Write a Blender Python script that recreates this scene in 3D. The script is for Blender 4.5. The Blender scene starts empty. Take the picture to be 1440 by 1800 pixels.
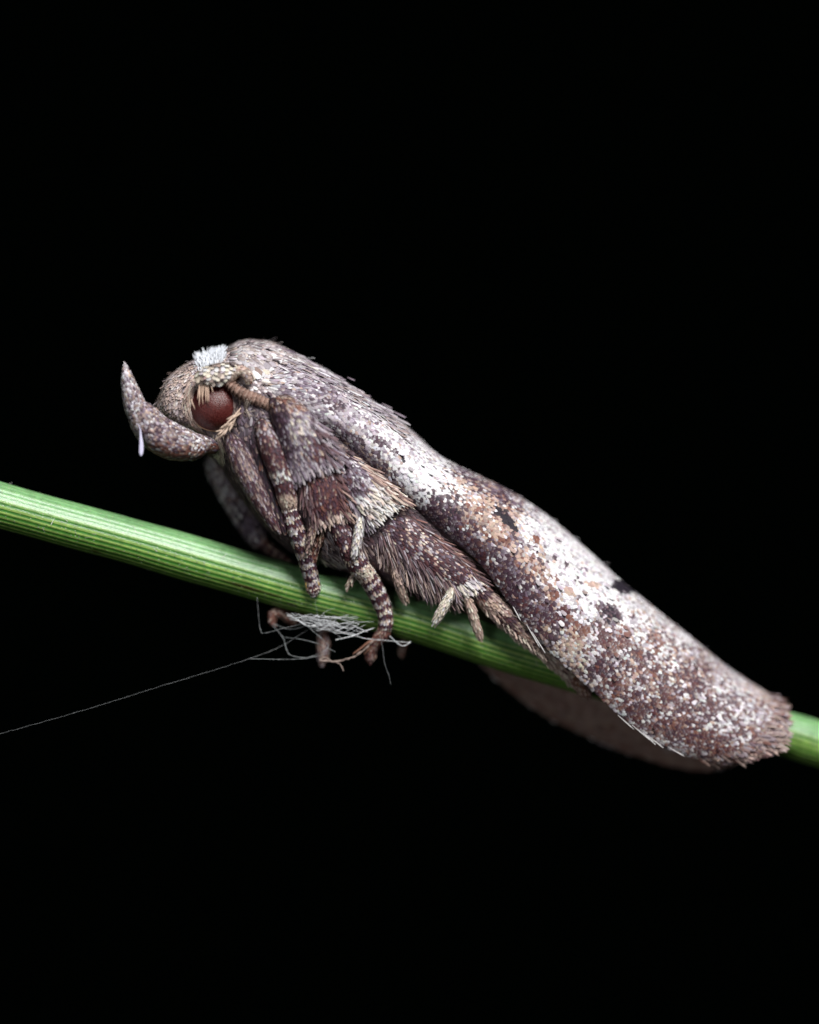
import bpy, math
import numpy as np
from mathutils import Vector

# ------------------------------------------------------------------ scene, camera, light
scene = bpy.context.scene
scene.unit_settings.system = 'METRIC'
scene.unit_settings.scale_length = 0.001            # one unit is one millimetre
D = 100.0                                           # working distance of the macro lens
cam_d = bpy.data.cameras.new('camera')
cam = bpy.data.objects.new('camera', cam_d)
scene.collection.objects.link(cam)
cam.location = (0, -D, 0)
cam.rotation_euler = (math.radians(90), 0, 0)
cam_d.sensor_fit = 'HORIZONTAL'
cam_d.sensor_width = 36
cam_d.lens = 36 * D / 14.4
cam_d.clip_start = 1
cam_d.clip_end = 2000
cam_d.dof.use_dof = True
cam_d.dof.focus_distance = D - 0.92
cam_d.dof.aperture_fstop = 0.001 * cam_d.lens / (2 * 3.3)
scene.camera = cam

world = bpy.data.worlds.new('World')
scene.world = world
world.use_nodes = True
bg = world.node_tree.nodes['Background']
bg.inputs[0].default_value = (0.0004, 0.0008, 0.0006, 1)
bg.inputs[1].default_value = 0.6

def area(name, loc, target, size, power, col=(1, 1, 1)):
    l = bpy.data.lights.new(name, 'AREA')
    l.shape = 'DISK'
    l.size = size
    l.energy = power
    l.color = col
    o = bpy.data.objects.new(name, l)
    scene.collection.objects.link(o)
    o.location = loc
    o.rotation_euler = (Vector(target) - Vector(loc)).to_track_quat('-Z', 'Y').to_euler()
    return o
area('softbox_key', (22, -62, 64), (0, 0, 0), 46, 166000, (1.0, 0.985, 0.97))
area('softbox_fill', (-42, -95, -4), (0, 0, -1), 44, 15000, (0.97, 0.98, 1.0))

scene.view_settings.view_transform = 'Standard'
scene.view_settings.look = 'None'
scene.view_settings.exposure = 0
scene.view_settings.gamma = 1

rng = np.random.default_rng(7)
col = scene.collection

# ------------------------------------------------------------------ helpers
def yc(px):
    return 0.0009 * (np.asarray(px, float) - 600)

def world_of(px, py, y):
    """plan position (1/100 mm, picture plane) and depth in mm to a point"""
    px = np.asarray(px, float); py = np.asarray(py, float); y = np.asarray(y, float)
    k = 1 + y / D
    return np.stack([(px - 720) / 100 * k, y + 0 * px, (900 - py) / 100 * k], -1)

def plan_of(P):
    k = 1 + P[..., 1] / D
    return P[..., 0] / k * 100 + 720, 900 - P[..., 2] / k * 100

def spline(pts, n):
    """Catmull-Rom through rows of pts, n samples"""
    p = np.asarray(pts, float)
    p = np.vstack([2 * p[0] - p[1], p, 2 * p[-1] - p[-2]])
    m = len(p) - 3
    t = np.linspace(0, m - 1e-9, n)
    i = t.astype(int); f = (t - i)[:, None]
    a, b, c, d = p[i], p[i + 1], p[i + 2], p[i + 3]
    return 0.5 * ((2 * b) + (c - a) * f + (2 * a - 5 * b + 4 * c - d) * f ** 2 + (3 * b - a - 3 * c + d) * f ** 3)

def unit(a):
    return a / np.maximum(np.linalg.norm(a, axis=-1, keepdims=True), 1e-9)

def vnoise(x, y, seed=0):
    """smooth value noise in 0..1"""
    def h(i, j):
        s = np.sin(i * 127.1 + j * 311.7 + seed * 74.7) * 43758.5453
        return s - np.floor(s)
    i = np.floor(x); j = np.floor(y); fx = x - i; fy = y - j
    fx = fx * fx * (3 - 2 * fx); fy = fy * fy * (3 - 2 * fy)
    return (h(i, j) * (1 - fx) + h(i + 1, j) * fx) * (1 - fy) + (h(i, j + 1) * (1 - fx) + h(i + 1, j + 1) * fx) * fy

def make_mesh(name, V, F, C, mat, parent=None, smooth=True):
    V = np.ascontiguousarray(V, np.float32); F = np.ascontiguousarray(F, np.int32)
    me = bpy.data.meshes.new(name)
    me.vertices.add(len(V)); me.vertices.foreach_set('co', V.ravel())
    k = F.shape[1]
    me.loops.add(F.size); me.loops.foreach_set('vertex_index', F.ravel())
    me.polygons.add(len(F))
    me.polygons.foreach_set('loop_start', np.arange(0, F.size, k, dtype=np.int32))
    me.polygons.foreach_set('use_smooth', np.full(len(F), smooth))
    me.update(calc_edges=True)
    if C is not None:
        at = me.color_attributes.new('Col', 'FLOAT_COLOR', 'POINT')
        c4 = np.ones((len(V), 4), np.float32); c4[:, :3] = C
        at.data.foreach_set('color', c4.ravel())
    me.materials.append(mat)
    o = bpy.data.objects.new(name, me)
    col.objects.link(o)
    if parent is not None:
        o.parent = parent
    return o

def empty(name, parent=None):
    o = bpy.data.objects.new(name, None)
    col.objects.link(o)
    if parent is not None:
        o.parent = parent
    return o

def join(parts):
    Vs, Fs, Cs, n = [], [], [], 0
    for V, F, C in parts:
        Vs.append(V); Fs.append(F + n); Cs.append(np.broadcast_to(C, V.shape)); n += len(V)
    return np.vstack(Vs), np.vstack(Fs), np.vstack(Cs)

def grid_faces(nu, nv, closed):
    i = np.arange(nu - 1)[:, None]; j = np.arange(nv if closed else nv - 1)[None, :]
    j2 = (j + 1) % nv
    return np.stack([i * nv + j, (i + 1) * nv + j, (i + 1) * nv + j2, i * nv + j2], -1).reshape(-1, 4)

def tube_pairs(sec, nu=40, nv=28, power=2.0):
    """sections: left x,y, right x,y, depth centre, depth radius (mm) -> closed grid"""
    s = spline(sec, nu)
    a = np.linspace(0, 2 * np.pi, nv, endpoint=False)
    ca = np.sign(np.cos(a)) * np.abs(np.cos(a)) ** (2 / power); sa = np.sign(np.sin(a)) * np.abs(np.sin(a)) ** (2 / power)
    px = (s[:, 0:1] + s[:, 2:3]) / 2 + (s[:, 2:3] - s[:, 0:1]) / 2 * ca
    py = (s[:, 1:2] + s[:, 3:4]) / 2 + (s[:, 3:4] - s[:, 1:2]) / 2 * ca
    y = s[:, 4:5] - np.maximum(s[:, 5:6], 0.002) * sa
    return world_of(px, py, y)

def tube_round(pts, nu=40, nv=16, flat=1.0):
    """pts: x, y, depth, radius in 1/100 mm -> closed grid"""
    s = spline(pts, nu)
    c = world_of(s[:, 0], s[:, 1], s[:, 2]); r = np.maximum(s[:, 3:4], 0.15) / 100
    t = unit(np.gradient(c, axis=0))
    ref = np.array([0, 1.0, 0])
    e1 = unit(np.cross(t, ref)); e2 = unit(np.cross(t, e1))
    a = np.linspace(0, 2 * np.pi, nv, endpoint=False)
    return c[:, None] + r[:, None] * (e1[:, None] * np.cos(a)[None, :, None] + e2[:, None] * np.sin(a)[None, :, None] * flat)

def rel(pts):
    """depth given relative to the animal's mid plane -> absolute"""
    p = np.array(pts, float)
    if p.shape[1] == 6:
        p[:, 4] += yc((p[:, 0] + p[:, 2]) / 2)
    else:
        p[:, 2] += yc(p[:, 0])
    return p

def capped(G):
    """collapse both ends of a closed grid to its centre"""
    a = G[:1].mean(1, keepdims=True).repeat(G.shape[1], 1); b = G[-1:].mean(1, keepdims=True).repeat(G.shape[1], 1)
    return np.concatenate([a, G, b], 0)

def grid_part(G, closed, c):
    V = G.reshape(-1, 3)
    return V, grid_faces(G.shape[0], G.shape[1], closed), np.broadcast_to(np.asarray(c, float), V.shape)

def scatter(G, closed, row, colstep, jit=0.35, u0=0.0, u1=1.0):
    """staggered rows of points over a grid: u, v, P, N, du. steps in 1/100 mm"""
    nu, nv = G.shape[:2]
    Gc = np.concatenate([G, G[:, :1]], 1) if closed else G
    mid = Gc.mean(1)
    seg = np.linalg.norm(np.diff(Gc, axis=0), axis=2).max(1)
    cum = np.concatenate([[0], np.cumsum(seg)])
    tot = cum[-1]
    n_rows = max(int(tot * (u1 - u0) / (row / 100)), 2)
    out = []
    for k in range(n_rows):
        uu = u0 + (u1 - u0) * (k + 0.5) / n_rows
        base = np.interp(uu * tot, cum, np.arange(nu))
        i = min(int(base), nu - 2); f = base - i
        ring = Gc[i] * (1 - f) + Gc[i + 1] * f
        sl = np.linalg.norm(np.diff(ring, axis=0), axis=1); cs = np.concatenate([[0], np.cumsum(sl)])
        n = int(cs[-1] / (colstep / 100))
        if n < 2:
            continue
        vv = (np.arange(n) + 0.5 * (k % 2) + rng.uniform(-jit, jit, n)) / n
        vv = vv % 1.0 if closed else np.clip(vv, 0, 0.9999)
        b = np.interp(vv * cs[-1], cs, np.arange(len(cs)))
        j = np.minimum(b.astype(int), len(cs) - 2); g = (b - j)[:, None]
        ui = np.clip(base + rng.uniform(-jit, jit, n) * (nu / n_rows) * (u1 - u0), 0, nu - 1.001)
        ii = ui.astype(int); ff = (ui - ii)[:, None]
        A = Gc[ii, j] * (1 - g) + Gc[ii, j + 1] * g
        B = Gc[ii + 1, j] * (1 - g) + Gc[ii + 1, j + 1] * g
        P = A * (1 - ff) + B * ff
        du = B - A
        dv = (Gc[ii, j + 1] - Gc[ii, j]) * (1 - ff) + (Gc[ii + 1, j + 1] - Gc[ii + 1, j]) * ff
        N = unit(np.cross(du, dv))
        cen = mid[ii] * (1 - ff) + mid[ii + 1] * ff
        sgn = np.sign(np.sum(N * (P - cen), 1, keepdims=True)); sgn[sgn == 0] = 1
        out.append(np.hstack([(ui / (nu - 1))[:, None], vv[:, None], P, N * sgn, unit(du)]))
    o = np.vstack(out)
    return dict(u=o[:, 0], v=o[:, 1], P=o[:, 2:5], N=o[:, 5:8], d=o[:, 8:11])

def pick(s, m):
    return {k: a[m] for k, a in s.items()}

TA = np.array([0, 0, 0, .42, .42, .42, .84, .84, .84, 1.0, 1.06, 1.0])
TB = np.array([-.2, 0, .2, -.44, 0, .44, -.5, 0, .5, -.33, 0, .33])
TC = np.array([0, .05, 0, 0, .10, 0, -.02, .08, -.02, -.05, .02, -.05])
TF = np.array([[r * 3 + c, r * 3 + c + 1, r * 3 + c + 4, r * 3 + c + 3] for r in range(3) for c in range(2)])

def scales(s, L, W, cb, ct=None, lift=0.16, h=0.0, bend=0.0, toothed=0.0, ramp=.40):
    """flat scales at the scattered points; L, W in 1/100 mm. bend: tip droops (negative: curls up)"""
    n = len(s['P'])
    L = np.broadcast_to(np.asarray(L, float), n) / 100; W = np.broadcast_to(np.asarray(W, float), n) / 100
    N = s['N']; d = unit(s['d'] - N * np.sum(s['d'] * N, 1, keepdims=True)); b = np.cross(N, d)
    lift = np.broadcast_to(np.asarray(lift, float), n)
    ct = cb if ct is None else ct
    a = TA[None, :] + rng.normal(0, 0.05, (n, 12)) * (TA > .9) + toothed * rng.normal(0, 1, (n, 12)) * (TA > .9)
    up = lift[:, None] * L[:, None] * a - bend * L[:, None] * a * a + TC[None] * W[:, None] + h / 100
    V = s['P'][:, None] + d[:, None] * ((a - 0.22) * L[:, None])[..., None] + b[:, None] * (TB[None] * W[:, None])[..., None] + N[:, None] * up[..., None]
    F = (TF[None] + 12 * np.arange(n)[:, None, None]).reshape(-1, 4)
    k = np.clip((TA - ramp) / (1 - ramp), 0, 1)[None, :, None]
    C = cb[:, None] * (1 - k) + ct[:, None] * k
    return V.reshape(-1, 3), F, C.reshape(-1, 3)

# ------------------------------------------------------------------ materials
def mat_new(name):
    m = bpy.data.materials.new(name); m.use_nodes = True
    nt = m.node_tree
    return m, nt, nt.nodes['Principled BSDF']

def mat_scale(name, rough=0.55, spec=0.16, coat=0.0, trans=0.0):
    m, nt, b = mat_new(name)
    at = nt.nodes.new('ShaderNodeAttribute'); at.attribute_name = 'Col'
    tc = nt.nodes.new('ShaderNodeTexCoord')
    no = nt.nodes.new('ShaderNodeTexNoise'); no.inputs['Scale'].default_value = 60; no.inputs['Detail'].default_value = 3
    nt.links.new(tc.outputs['Object'], no.inputs['Vector'])
    mr = nt.nodes.new('ShaderNodeMapRange'); mr.inputs[1].default_value = .25; mr.inputs[2].default_value = .75
    mr.inputs[3].default_value = 0.72; mr.inputs[4].default_value = 1.16
    nt.links.new(no.outputs['Fac'], mr.inputs[0])
    mx = nt.nodes.new('ShaderNodeMix'); mx.data_type = 'RGBA'; mx.blend_type = 'MULTIPLY'; mx.inputs[0].default_value = 1
    nt.links.new(at.outputs['Color'], mx.inputs[6]); nt.links.new(mr.outputs[0], mx.inputs[7])
    nt.links.new(mx.outputs[2], b.inputs['Base Color'])
    b.inputs['Roughness'].default_value = rough
    b.inputs['Specular IOR Level'].default_value = spec
    bp = nt.nodes.new('ShaderNodeBump'); bp.inputs['Strength'].default_value = 0.25; bp.inputs['Distance'].default_value = 0.01
    nt.links.new(no.outputs['Fac'], bp.inputs['Height']); nt.links.new(bp.outputs[0], b.inputs['Normal'])
    return m
M_SCALE = mat_scale('moth_scales')
M_HAIR = mat_scale('moth_hair', 0.42, 0.3)
M_SKIN = mat_scale('bare_cuticle', 0.5, 0.2)

def mat_eye():
    m, nt, b = mat_new('compound_eye')
    tc = nt.nodes.new('ShaderNodeTexCoord')
    vo = nt.nodes.new('ShaderNodeTexVoronoi'); vo.feature = 'F1'; vo.inputs['Scale'].default_value = 52; vo.inputs['Randomness'].default_value = 0.9
    nt.links.new(tc.outputs['Object'], vo.inputs['Vector'])
    cr = nt.nodes.new('ShaderNodeValToRGB')
    cr.color_ramp.elements[0].position = 0.15; cr.color_ramp.elements[0].color = (0.13, 0.030, 0.026, 1)
    cr.color_ramp.elements[1].position = 0.7; cr.color_ramp.elements[1].color = (0.045, 0.004, 0.0035, 1)
    nt.links.new(vo.outputs['Distance'], cr.inputs[0])
    nt.links.new(cr.outputs[0], b.inputs['Base Color'])
    b.inputs['Roughness'].default_value = 0.36
    b.inputs['Specular IOR Level'].default_value = 0.5
    bp = nt.nodes.new('ShaderNodeBump'); bp.invert = True; bp.inputs['Strength'].default_value = 0.5; bp.inputs['Distance'].default_value = 0.012
    nt.links.new(vo.outputs['Distance'], bp.inputs['Height']); nt.links.new(bp.outputs[0], b.inputs['Normal'])
    return m
M_EYE = mat_eye()

def mat_stem():
    m, nt, b = mat_new('grass_stem_skin')
    at = nt.nodes.new('ShaderNodeAttribute'); at.attribute_name = 'Col'
    tc = nt.nodes.new('ShaderNodeTexCoord')
    no = nt.nodes.new('ShaderNodeTexNoise'); no.inputs['Scale'].default_value = 9; no.inputs['Detail'].default_value = 6
    nt.links.new(tc.outputs['Object'], no.inputs['Vector'])
    mr = nt.nodes.new('ShaderNodeMapRange'); mr.inputs[1].default_value = .3; mr.inputs[2].default_value = .7
    mr.inputs[3].default_value = 0.8; mr.inputs[4].default_value = 1.15
    nt.links.new(no.outputs['Fac'], mr.inputs[0])
    mx = nt.nodes.new('ShaderNodeMix'); mx.data_type = 'RGBA'; mx.blend_type = 'MULTIPLY'; mx.inputs[0].default_value = 1
    nt.links.new(at.outputs['Color'], mx.inputs[6]); nt.links.new(mr.outputs[0], mx.inputs[7])
    nt.links.new(mx.outputs[2], b.inputs['Base Color'])
    n2 = nt.nodes.new('ShaderNodeTexNoise'); n2.inputs['Scale'].default_value = 38; n2.inputs['Detail'].default_value = 4
    nt.links.new(tc.outputs['Object'], n2.inputs['Vector'])
    bp = nt.nodes.new('ShaderNodeBump'); bp.inputs['Strength'].default_value = 0.5; bp.inputs['Distance'].default_value = 0.012
    nt.links.new(n2.outputs['Fac'], bp.inputs['Height']); nt.links.new(bp.outputs[0], b.inputs['Normal'])
    b.inputs['Roughness'].default_value = 0.40
    b.inputs['Specular IOR Level'].default_value = 0.8
    b.inputs['Subsurface Weight'].default_value = 0.12
    b.inputs['Subsurface Radius'].default_value = (0.1, 0.2, 0.05)
    b.inputs['Subsurface Scale'].default_value = 0.5
    return m
M_STEM = mat_stem()

def mat_plain(name, c, rough=0.4, spec=0.5, trans=0.0):
    m, nt, b = mat_new(name)
    tc = nt.nodes.new('ShaderNodeTexCoord')
    no = nt.nodes.new('ShaderNodeTexNoise'); no.inputs['Scale'].default_value = 14; no.inputs['Detail'].default_value = 4
    nt.links.new(tc.outputs['Object'], no.inputs['Vector'])
    cr = nt.nodes.new('ShaderNodeValToRGB')
    cr.color_ramp.elements[0].position = .35; cr.color_ramp.elements[0].color = (c[0] * .6, c[1] * .6, c[2] * .6, 1)
    cr.color_ramp.elements[1].position = .65; cr.color_ramp.elements[1].color = (*c, 1)
    nt.links.new(no.outputs['Fac'], cr.inputs[0]); nt.links.new(cr.outputs[0], b.inputs['Base Color'])
    b.inputs['Roughness'].default_value = rough
    b.inputs['Specular IOR Level'].default_value = spec
    b.inputs['Transmission Weight'].default_value = trans
    return m
M_SILK = mat_plain('silk', (0.75, 0.77, 0.80), 0.3, 0.6)
M_FINE = mat_plain('fine_silk', (0.34, 0.36, 0.37), 0.3, 0.5)
M_DUSTY = mat_plain('dusty_silk', (0.30, 0.23, 0.20), 0.6, 0.3)

# ------------------------------------------------------------------ pigments of the scales
PAL = np.array([
    [.67, .655, .675],    # 0 white
    [.38, .340, .375],   # 1 lilac grey
    [.138, .102, .140], # 2 grey violet
    [.046, .020, .034], # 3 purple brown
    [.078, .024, .028], # 4 maroon
    [.170, .068, .050], # 5 red brown
    [.45, .325, .270],  # 6 tan
    [.016, .012, .020], # 7 black
    [.25, .180, .160],  # 8 dusty brown
    [.63, .56, .47],    # 9 cream
])
W_, L_, G_, P_, M_, R_, T_, K_, B_, C_ = range(10)

def mottle(w, n, jitter=0.14, power=1.1, soft=.36):
    """draw a pigment for every scale from weights (n, 10)"""
    w = w / w.sum(1, keepdims=True)
    w = w ** power
    w = w / w.sum(1, keepdims=True)
    c = (np.cumsum(w, 1) < rng.uniform(0, 1, (n, 1))).sum(1).clip(0, 9)
    base = PAL[c] * (1 + rng.normal(0, jitter, (n, 1))) * (1 + rng.normal(0, 0.035, (n, 3)))
    mean = (w[..., None] * PAL[None]).sum(1)
    return np.clip(base * (1 - soft) + mean * soft, 0.004, 0.85), c

def weights(n, **kw):
    w = np.full((n, 10), 0.004)
    for k, v in kw.items():
        w[:, 'WLGPMRTKBC'.index(k)] += v
    return w

WING_BLOBS = [
    # x, y, r along, r across, angle, weights
    (520, 672, 85, 48, 32, dict(L=2.2, G=1.9, P=.5)), (545, 685, 40, 10, 30, dict(G=3, P=2.0)), (500, 655, 40, 14, 25, dict(L=3, W=1)),
    (577, 707, 20, 9, 20, dict(P=14, K=4)), (560, 690, 22, 8, 25, dict(G=5, P=3)), (610, 735, 70, 14, 38, dict(L=1.5, G=1)),
    (600, 775, 55, 14, 32, dict(P=2, G=2, L=1.5, B=1)), (670, 830, 70, 15, 44, dict(P=2.6, G=2, B=1.4, T=.6)), (640, 795, 60, 10, 42, dict(G=2, P=1.5, T=1)),
    (654, 768, 15, 5, 40, dict(P=14)), (667, 776, 6, 6, 0, dict(P=12)), (686, 790, 12, 5, 35, dict(P=12)), (702, 802, 4, 4, 0, dict(K=20)), (628, 765, 6, 5, 0, dict(P=8)),
    (735, 800, 40, 14, 40, dict(L=1.2)), (720, 815, 70, 30, 40, dict(W=1.6)), (740, 860, 40, 22, 42, dict(W=2, L=.8)),
    (768, 838, 50, 24, 30, dict(W=7)), (700, 745, 70, 10, 40, dict(L=1.8, T=.7)),
    (772, 893, 30, 24, 45, dict(P=10, K=4, G=3)), (752, 890, 26, 16, 45, dict(P=6, M=2)), (795, 880, 20, 14, 30, dict(P=7, G=2)),
    (835, 848, 62, 11, 28, dict(P=7, G=3)), (885, 870, 40, 12, 30, dict(G=4, P=3, T=1)), (812, 862, 30, 14, 30, dict(T=3, R=1, L=1)),
    (850, 893, 62, 34, 36, dict(T=4, R=1.8, B=1.5, P=.8)), (820, 910, 50, 20, 40, dict(B=3, P=1.5, R=1.5, T=1)),
    (872, 898, 12, 7, 30, dict(K=40)), (883, 909, 15, 6.5, 48, dict(K=60)), (897, 923, 12, 5, 48, dict(K=40)), (884, 947, 9, 8, 30, dict(R=35, M=20)), (905, 950, 14, 7, 40, dict(G=10)),
    (800, 930, 44, 22, 45, dict(P=6, G=3, M=1.5)), (835, 968, 50, 24, 48, dict(P=4, M=3, G=1.5, T=.8)), (865, 1005, 50, 20, 50, dict(M=3, P=3, R=1.4)),
    (875, 975, 45, 16, 46, dict(P=5, G=2.5)), (925, 1050, 70, 26, 52, dict(P=7, M=3, G=1.6)), (900, 1005, 45, 16, 48, dict(P=6, G=2)), (955, 1085, 30, 18, 50, dict(P=5, M=3, T=1)),
    (915, 960, 55, 18, 42, dict(T=2.6, R=2, P=1.2, L=1)), (935, 1000, 40, 14, 45, dict(T=3.2, R=2.0)),
    (1000, 985, 110, 40, 40, dict(W=2.6, L=.7)), (1020, 1040, 90, 40, 40, dict(W=2.6, L=.6)), (960, 950, 70, 22, 36, dict(W=2.5, L=1)),
    (938, 945, 6, 5, 40, dict(R=60)), (970, 1043, 6, 6, 40, dict(R=70, M=40)), (990, 1067, 6, 5, 40, dict(M=80)), (997, 1081, 5, 5, 0, dict(R=80)), (996, 1036, 8, 6, 30, dict(T=40)),
    (975, 980, 14, 5, 40, dict(P=8)), (988, 989, 8, 5, 40, dict(P=10)), (1010, 1015, 8, 5, 40, dict(P=9)), (1020, 1000, 10, 5, 30, dict(G=14)), (1035, 1022, 14, 6, 20, dict(T=16)),
    (1088, 1029, 15, 8, 15, dict(K=70)), (1103, 1036, 8, 5, 20, dict(K=20)), (1058, 1064, 10, 7, 30, dict(G=25, P=20)), (1067, 1077, 15, 11, 35, dict(P=60, K=50)), (1072, 1090, 10, 6, 20, dict(G=20)),
    (1048, 1105, 16, 9, 60, dict(M=12, P=8)), (1062, 1115, 12, 7, 40, dict(M=10)), (1020, 1100, 16, 8, 40, dict(R=6)), (1005, 1110, 20, 10, 40, dict(R=4, T=4)),
    (990, 1140, 40, 26, 52, dict(W=2, T=2.4, C=1.5, B=1)), (1010, 1165, 36, 16, 52, dict(C=2.2, P=1.4, T=1.5)), (940, 1100, 40, 10, 52, dict(B=2, P=2, T=1)),
    (1170, 1195, 130, 62, 38, dict(M=4.2, R=1.8, B=1.4, T=1.2, P=2.4, L=1.4, W=1.6)), (1058, 1168, 36, 13, 5, dict(P=11, M=5)), (1040, 1180, 16, 16, 0, dict(P=6)),
    (1100, 1140, 40, 18, 35, dict(M=5, P=2, R=3)), (1150, 1128, 20, 10, 40, dict(R=10, B=4)), (1085, 1105, 40, 18, 38, dict(L=2, B=1.5, R=1.2)),
    (1205, 1212, 22, 40, 40, dict(P=4, M=4)), (1110, 1235, 70, 16, 40, dict(M=5, R=4, P=3)), (1170, 1260, 70, 18, 36, dict(M=5, P=4, R=2)), (1230, 1165, 60, 16, 38, dict(L=2.4, B=2, P=1)),
    (1280, 1215, 60, 20, 38, dict(L=2.4, W=1.6, B=1.6)), (1250, 1260, 50, 26, 38, dict(P=3, M=4, L=2.5, W=2)), (1285, 1225, 20, 12, 38, dict(P=7)), (1310, 1270, 40, 40, 38, dict(L=3, W=3, M=2.5)),
    (1240, 1300, 70, 18, 30, dict(M=7, R=4, P=3)), (1350, 1305, 34, 60, 40, dict(M=7, R=4, B=4, P=3)), (1300, 1335, 60, 16, 20, dict(M=8, R=5, B=3)), (1350, 1225, 40, 16, 35, dict(B=5, T=3, L=2)),
    (1150, 1090, 90, 20, 38, dict(W=2.4, L=1, T=.5)), (1130, 1120, 60, 20, 38, dict(W=2.2, L=.6)),
]
def wing_pigment(x, y):
    n = len(x)
    w = weights(n, W=1.0, L=.75, G=.16, T=.16, P=.06, B=.10)
    nx = x + 12 * (vnoise(x / 22, y / 22, 1) - .5) + 8 * (vnoise(x / 9, y / 9, 4) - .5)
    ny = y + 12 * (vnoise(x / 22, y / 22, 2) - .5) + 8 * (vnoise(x / 9, y / 9, 5) - .5)
    for bx, by, ra, rb, ang, ww in WING_BLOBS:
        a = math.radians(ang); small = ra < 25
        ux, uy = (x, y) if small else (nx, ny)
        p = ((ux - bx) * math.cos(a) + (uy - by) * math.sin(a)) / ra
        q = (-(ux - bx) * math.sin(a) + (uy - by) * math.cos(a)) / rb
        g = np.exp(-(p * p + q * q) ** (2 if small else 1.3) * 0.8)
        for k, v in ww.items():
            w[:, 'WLGPMRTKBC'.index(k)] += v * g * (1.0 if small else 1.25)
    lum = vnoise(x / 14, y / 14, 8)[:, None]
    w[:, [P_, M_, R_]] *= 0.45 + 1.2 * lum
    w[:, [W_, C_]] *= 1.5 - lum
    return w

# ------------------------------------------------------------------ grass stem
def build_stem():
    path = spline([(-420, 772, -1.0), (-200, 832, -.72), (0, 888, -.5), (115, 920, -.4), (230, 951, -.3), (351, 986, -.2), (460, 1017, -.1), (560, 1045, -.02),
                   (720, 1085, .12), (860, 1131, .28), (1007, 1176, .4), (1200, 1234, .6), (1385, 1291, .85), (1440, 1308, .95), (1650, 1372, 1.35), (1850, 1432, 1.8)], 420)
    c = world_of(path[:, 0], path[:, 1], path[:, 2])
    t = unit(np.gradient(c, axis=0)); e1 = unit(np.cross(t, [0, 1.0, 0])); e2 = unit(np.cross(t, e1))
    if e1[0, 2] < 0: e1, e2 = -e1, -e2
    nv = 300
    a = np.linspace(0, 2 * np.pi, nv, endpoint=False)           # 0 = top, turning
    ribs = 24
    ph = ribs * a + 1.2 * np.sin(3 * a)
    groove = 0.5 + 0.5 * np.cos(ph)
    r = 0.392 * (1 + 0.018 * (groove ** 0.7)) * (1 + 0.02 * np.cos(2 * a + .6)) - 0.018 * 0.392
    uu = np.linspace(0, 1, len(path))[:, None]
    rr = r[None] * (1 + 0.012 * np.sin(uu * 23) + 0.008 * np.sin(uu * 61 + 1)) * np.ones((len(path), nv))
    V = c[:, None] + e1[:, None] * (np.cos(a) * rr)[..., None] + e2[:, None] * (np.sin(a) * rr)[..., None]
    # vein colours: pale yellow green veins between dark green strips
    w = np.array([0.5 + 0.5 * vnoise(np.floor(ph / (2 * np.pi)) * 3.7, 0 * a, 3)])
    g = np.clip((groove - 0.38) / 0.22, 0, 1)[None] * w
    dark = np.array([0.036, 0.17, 0.016]); pale = np.array([0.31, 0.46, 0.11]); side = np.array([0.17, 0.36, 0.155])
    nz = vnoise(uu * 24 + 0 * a[None], a[None] * 14 + 0 * uu, 11)
    C = dark + (pale - dark) * (g * (0.7 + 0.5 * nz))[..., None]
    top = np.clip((np.cos(a) - 0.12) / 0.25, 0, 1)[None, :, None]    # the upper face is plainer, waxy green, its highlight painted in as paler colour
    C = C * (1 - .86 * top) + side * .86 * top
    C = C * (0.8 + 0.4 * vnoise(uu * 300 + 0 * a[None], a[None] * 40 + 0 * uu, 12))[..., None]
    bx, by = plan_of(V)
    for (sx, sy, rl, rw) in ((425, 1030, 30, 4), (445, 1036, 20, 3), (168, 969, 8, 3), (513, 1063, 10, 2.5), (480, 1046, 16, 2.5)):   # brown blemishes in the veins
        p = (bx - sx) * .96 + (by - sy) * .27; q = -(bx - sx) * .27 + (by - sy) * .96
        m = np.exp(-(p / rl) ** 2 - (q / rw) ** 2) * (V[..., 1] < c[:, None, 1])
        C = C * (1 - .85 * m[..., None]) + np.array([.05, .022, .008]) * .85 * m[..., None]
    G = capped(V)
    Cc = np.concatenate([C[:1], C, C[-1:]], 0)
    o = make_mesh('grass_stem', G.reshape(-1, 3), grid_faces(G.shape[0], nv, True), Cc.reshape(-1, 3), M_STEM)
    o['label'] = 'long green ribbed grass stem that the moth clings to'
    o['category'] = 'grass stem'
    # wax grains: minute pale bumps that sit in rows on the skin
    s = scatter(V, True, 9, 5.2, 0.5, 0.16, 0.84)
    keep = rng.uniform(0, 1, len(s['P'])) < 0.35
    s = pick(s, keep)
    n = len(s['P'])
    cg = np.array([.33, .42, .24]) * rng.uniform(.5, 1.3, (n, 1))
    Vs, Fs, Cs = scales(s, rng.uniform(1.2, 3.2, n), rng.uniform(1.0, 2.0, n), cg, None, 0.25, 0.0)
    f = scatter(V, True, 30, 22, 0.5, 0.16, 0.84); f = pick(f, rng.uniform(0, 1, len(f['P'])) < .22); m = len(f['P'])
    f['d'] = unit(f['d'] + rng.normal(0, .8, (m, 3)))
    fib = make_mesh('fibres', *scales(f, rng.uniform(5, 16, m), .7, np.tile([.5, .52, .45], (m, 1)), None, rng.uniform(0, .5, m), .2, .2), M_STEM, o); fib['kind'] = 'stuff'
    g = make_mesh('wax_grains', Vs, Fs, Cs, M_STEM, o); g['kind'] = 'stuff'
    return o
stem = build_stem()

# ------------------------------------------------------------------ the moth
moth = empty('moth')
moth.location = (0, 0, 0)
moth['label'] = 'mottled brown and white moth with a dark red eye resting on the stem'
moth['category'] = 'moth'

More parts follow.
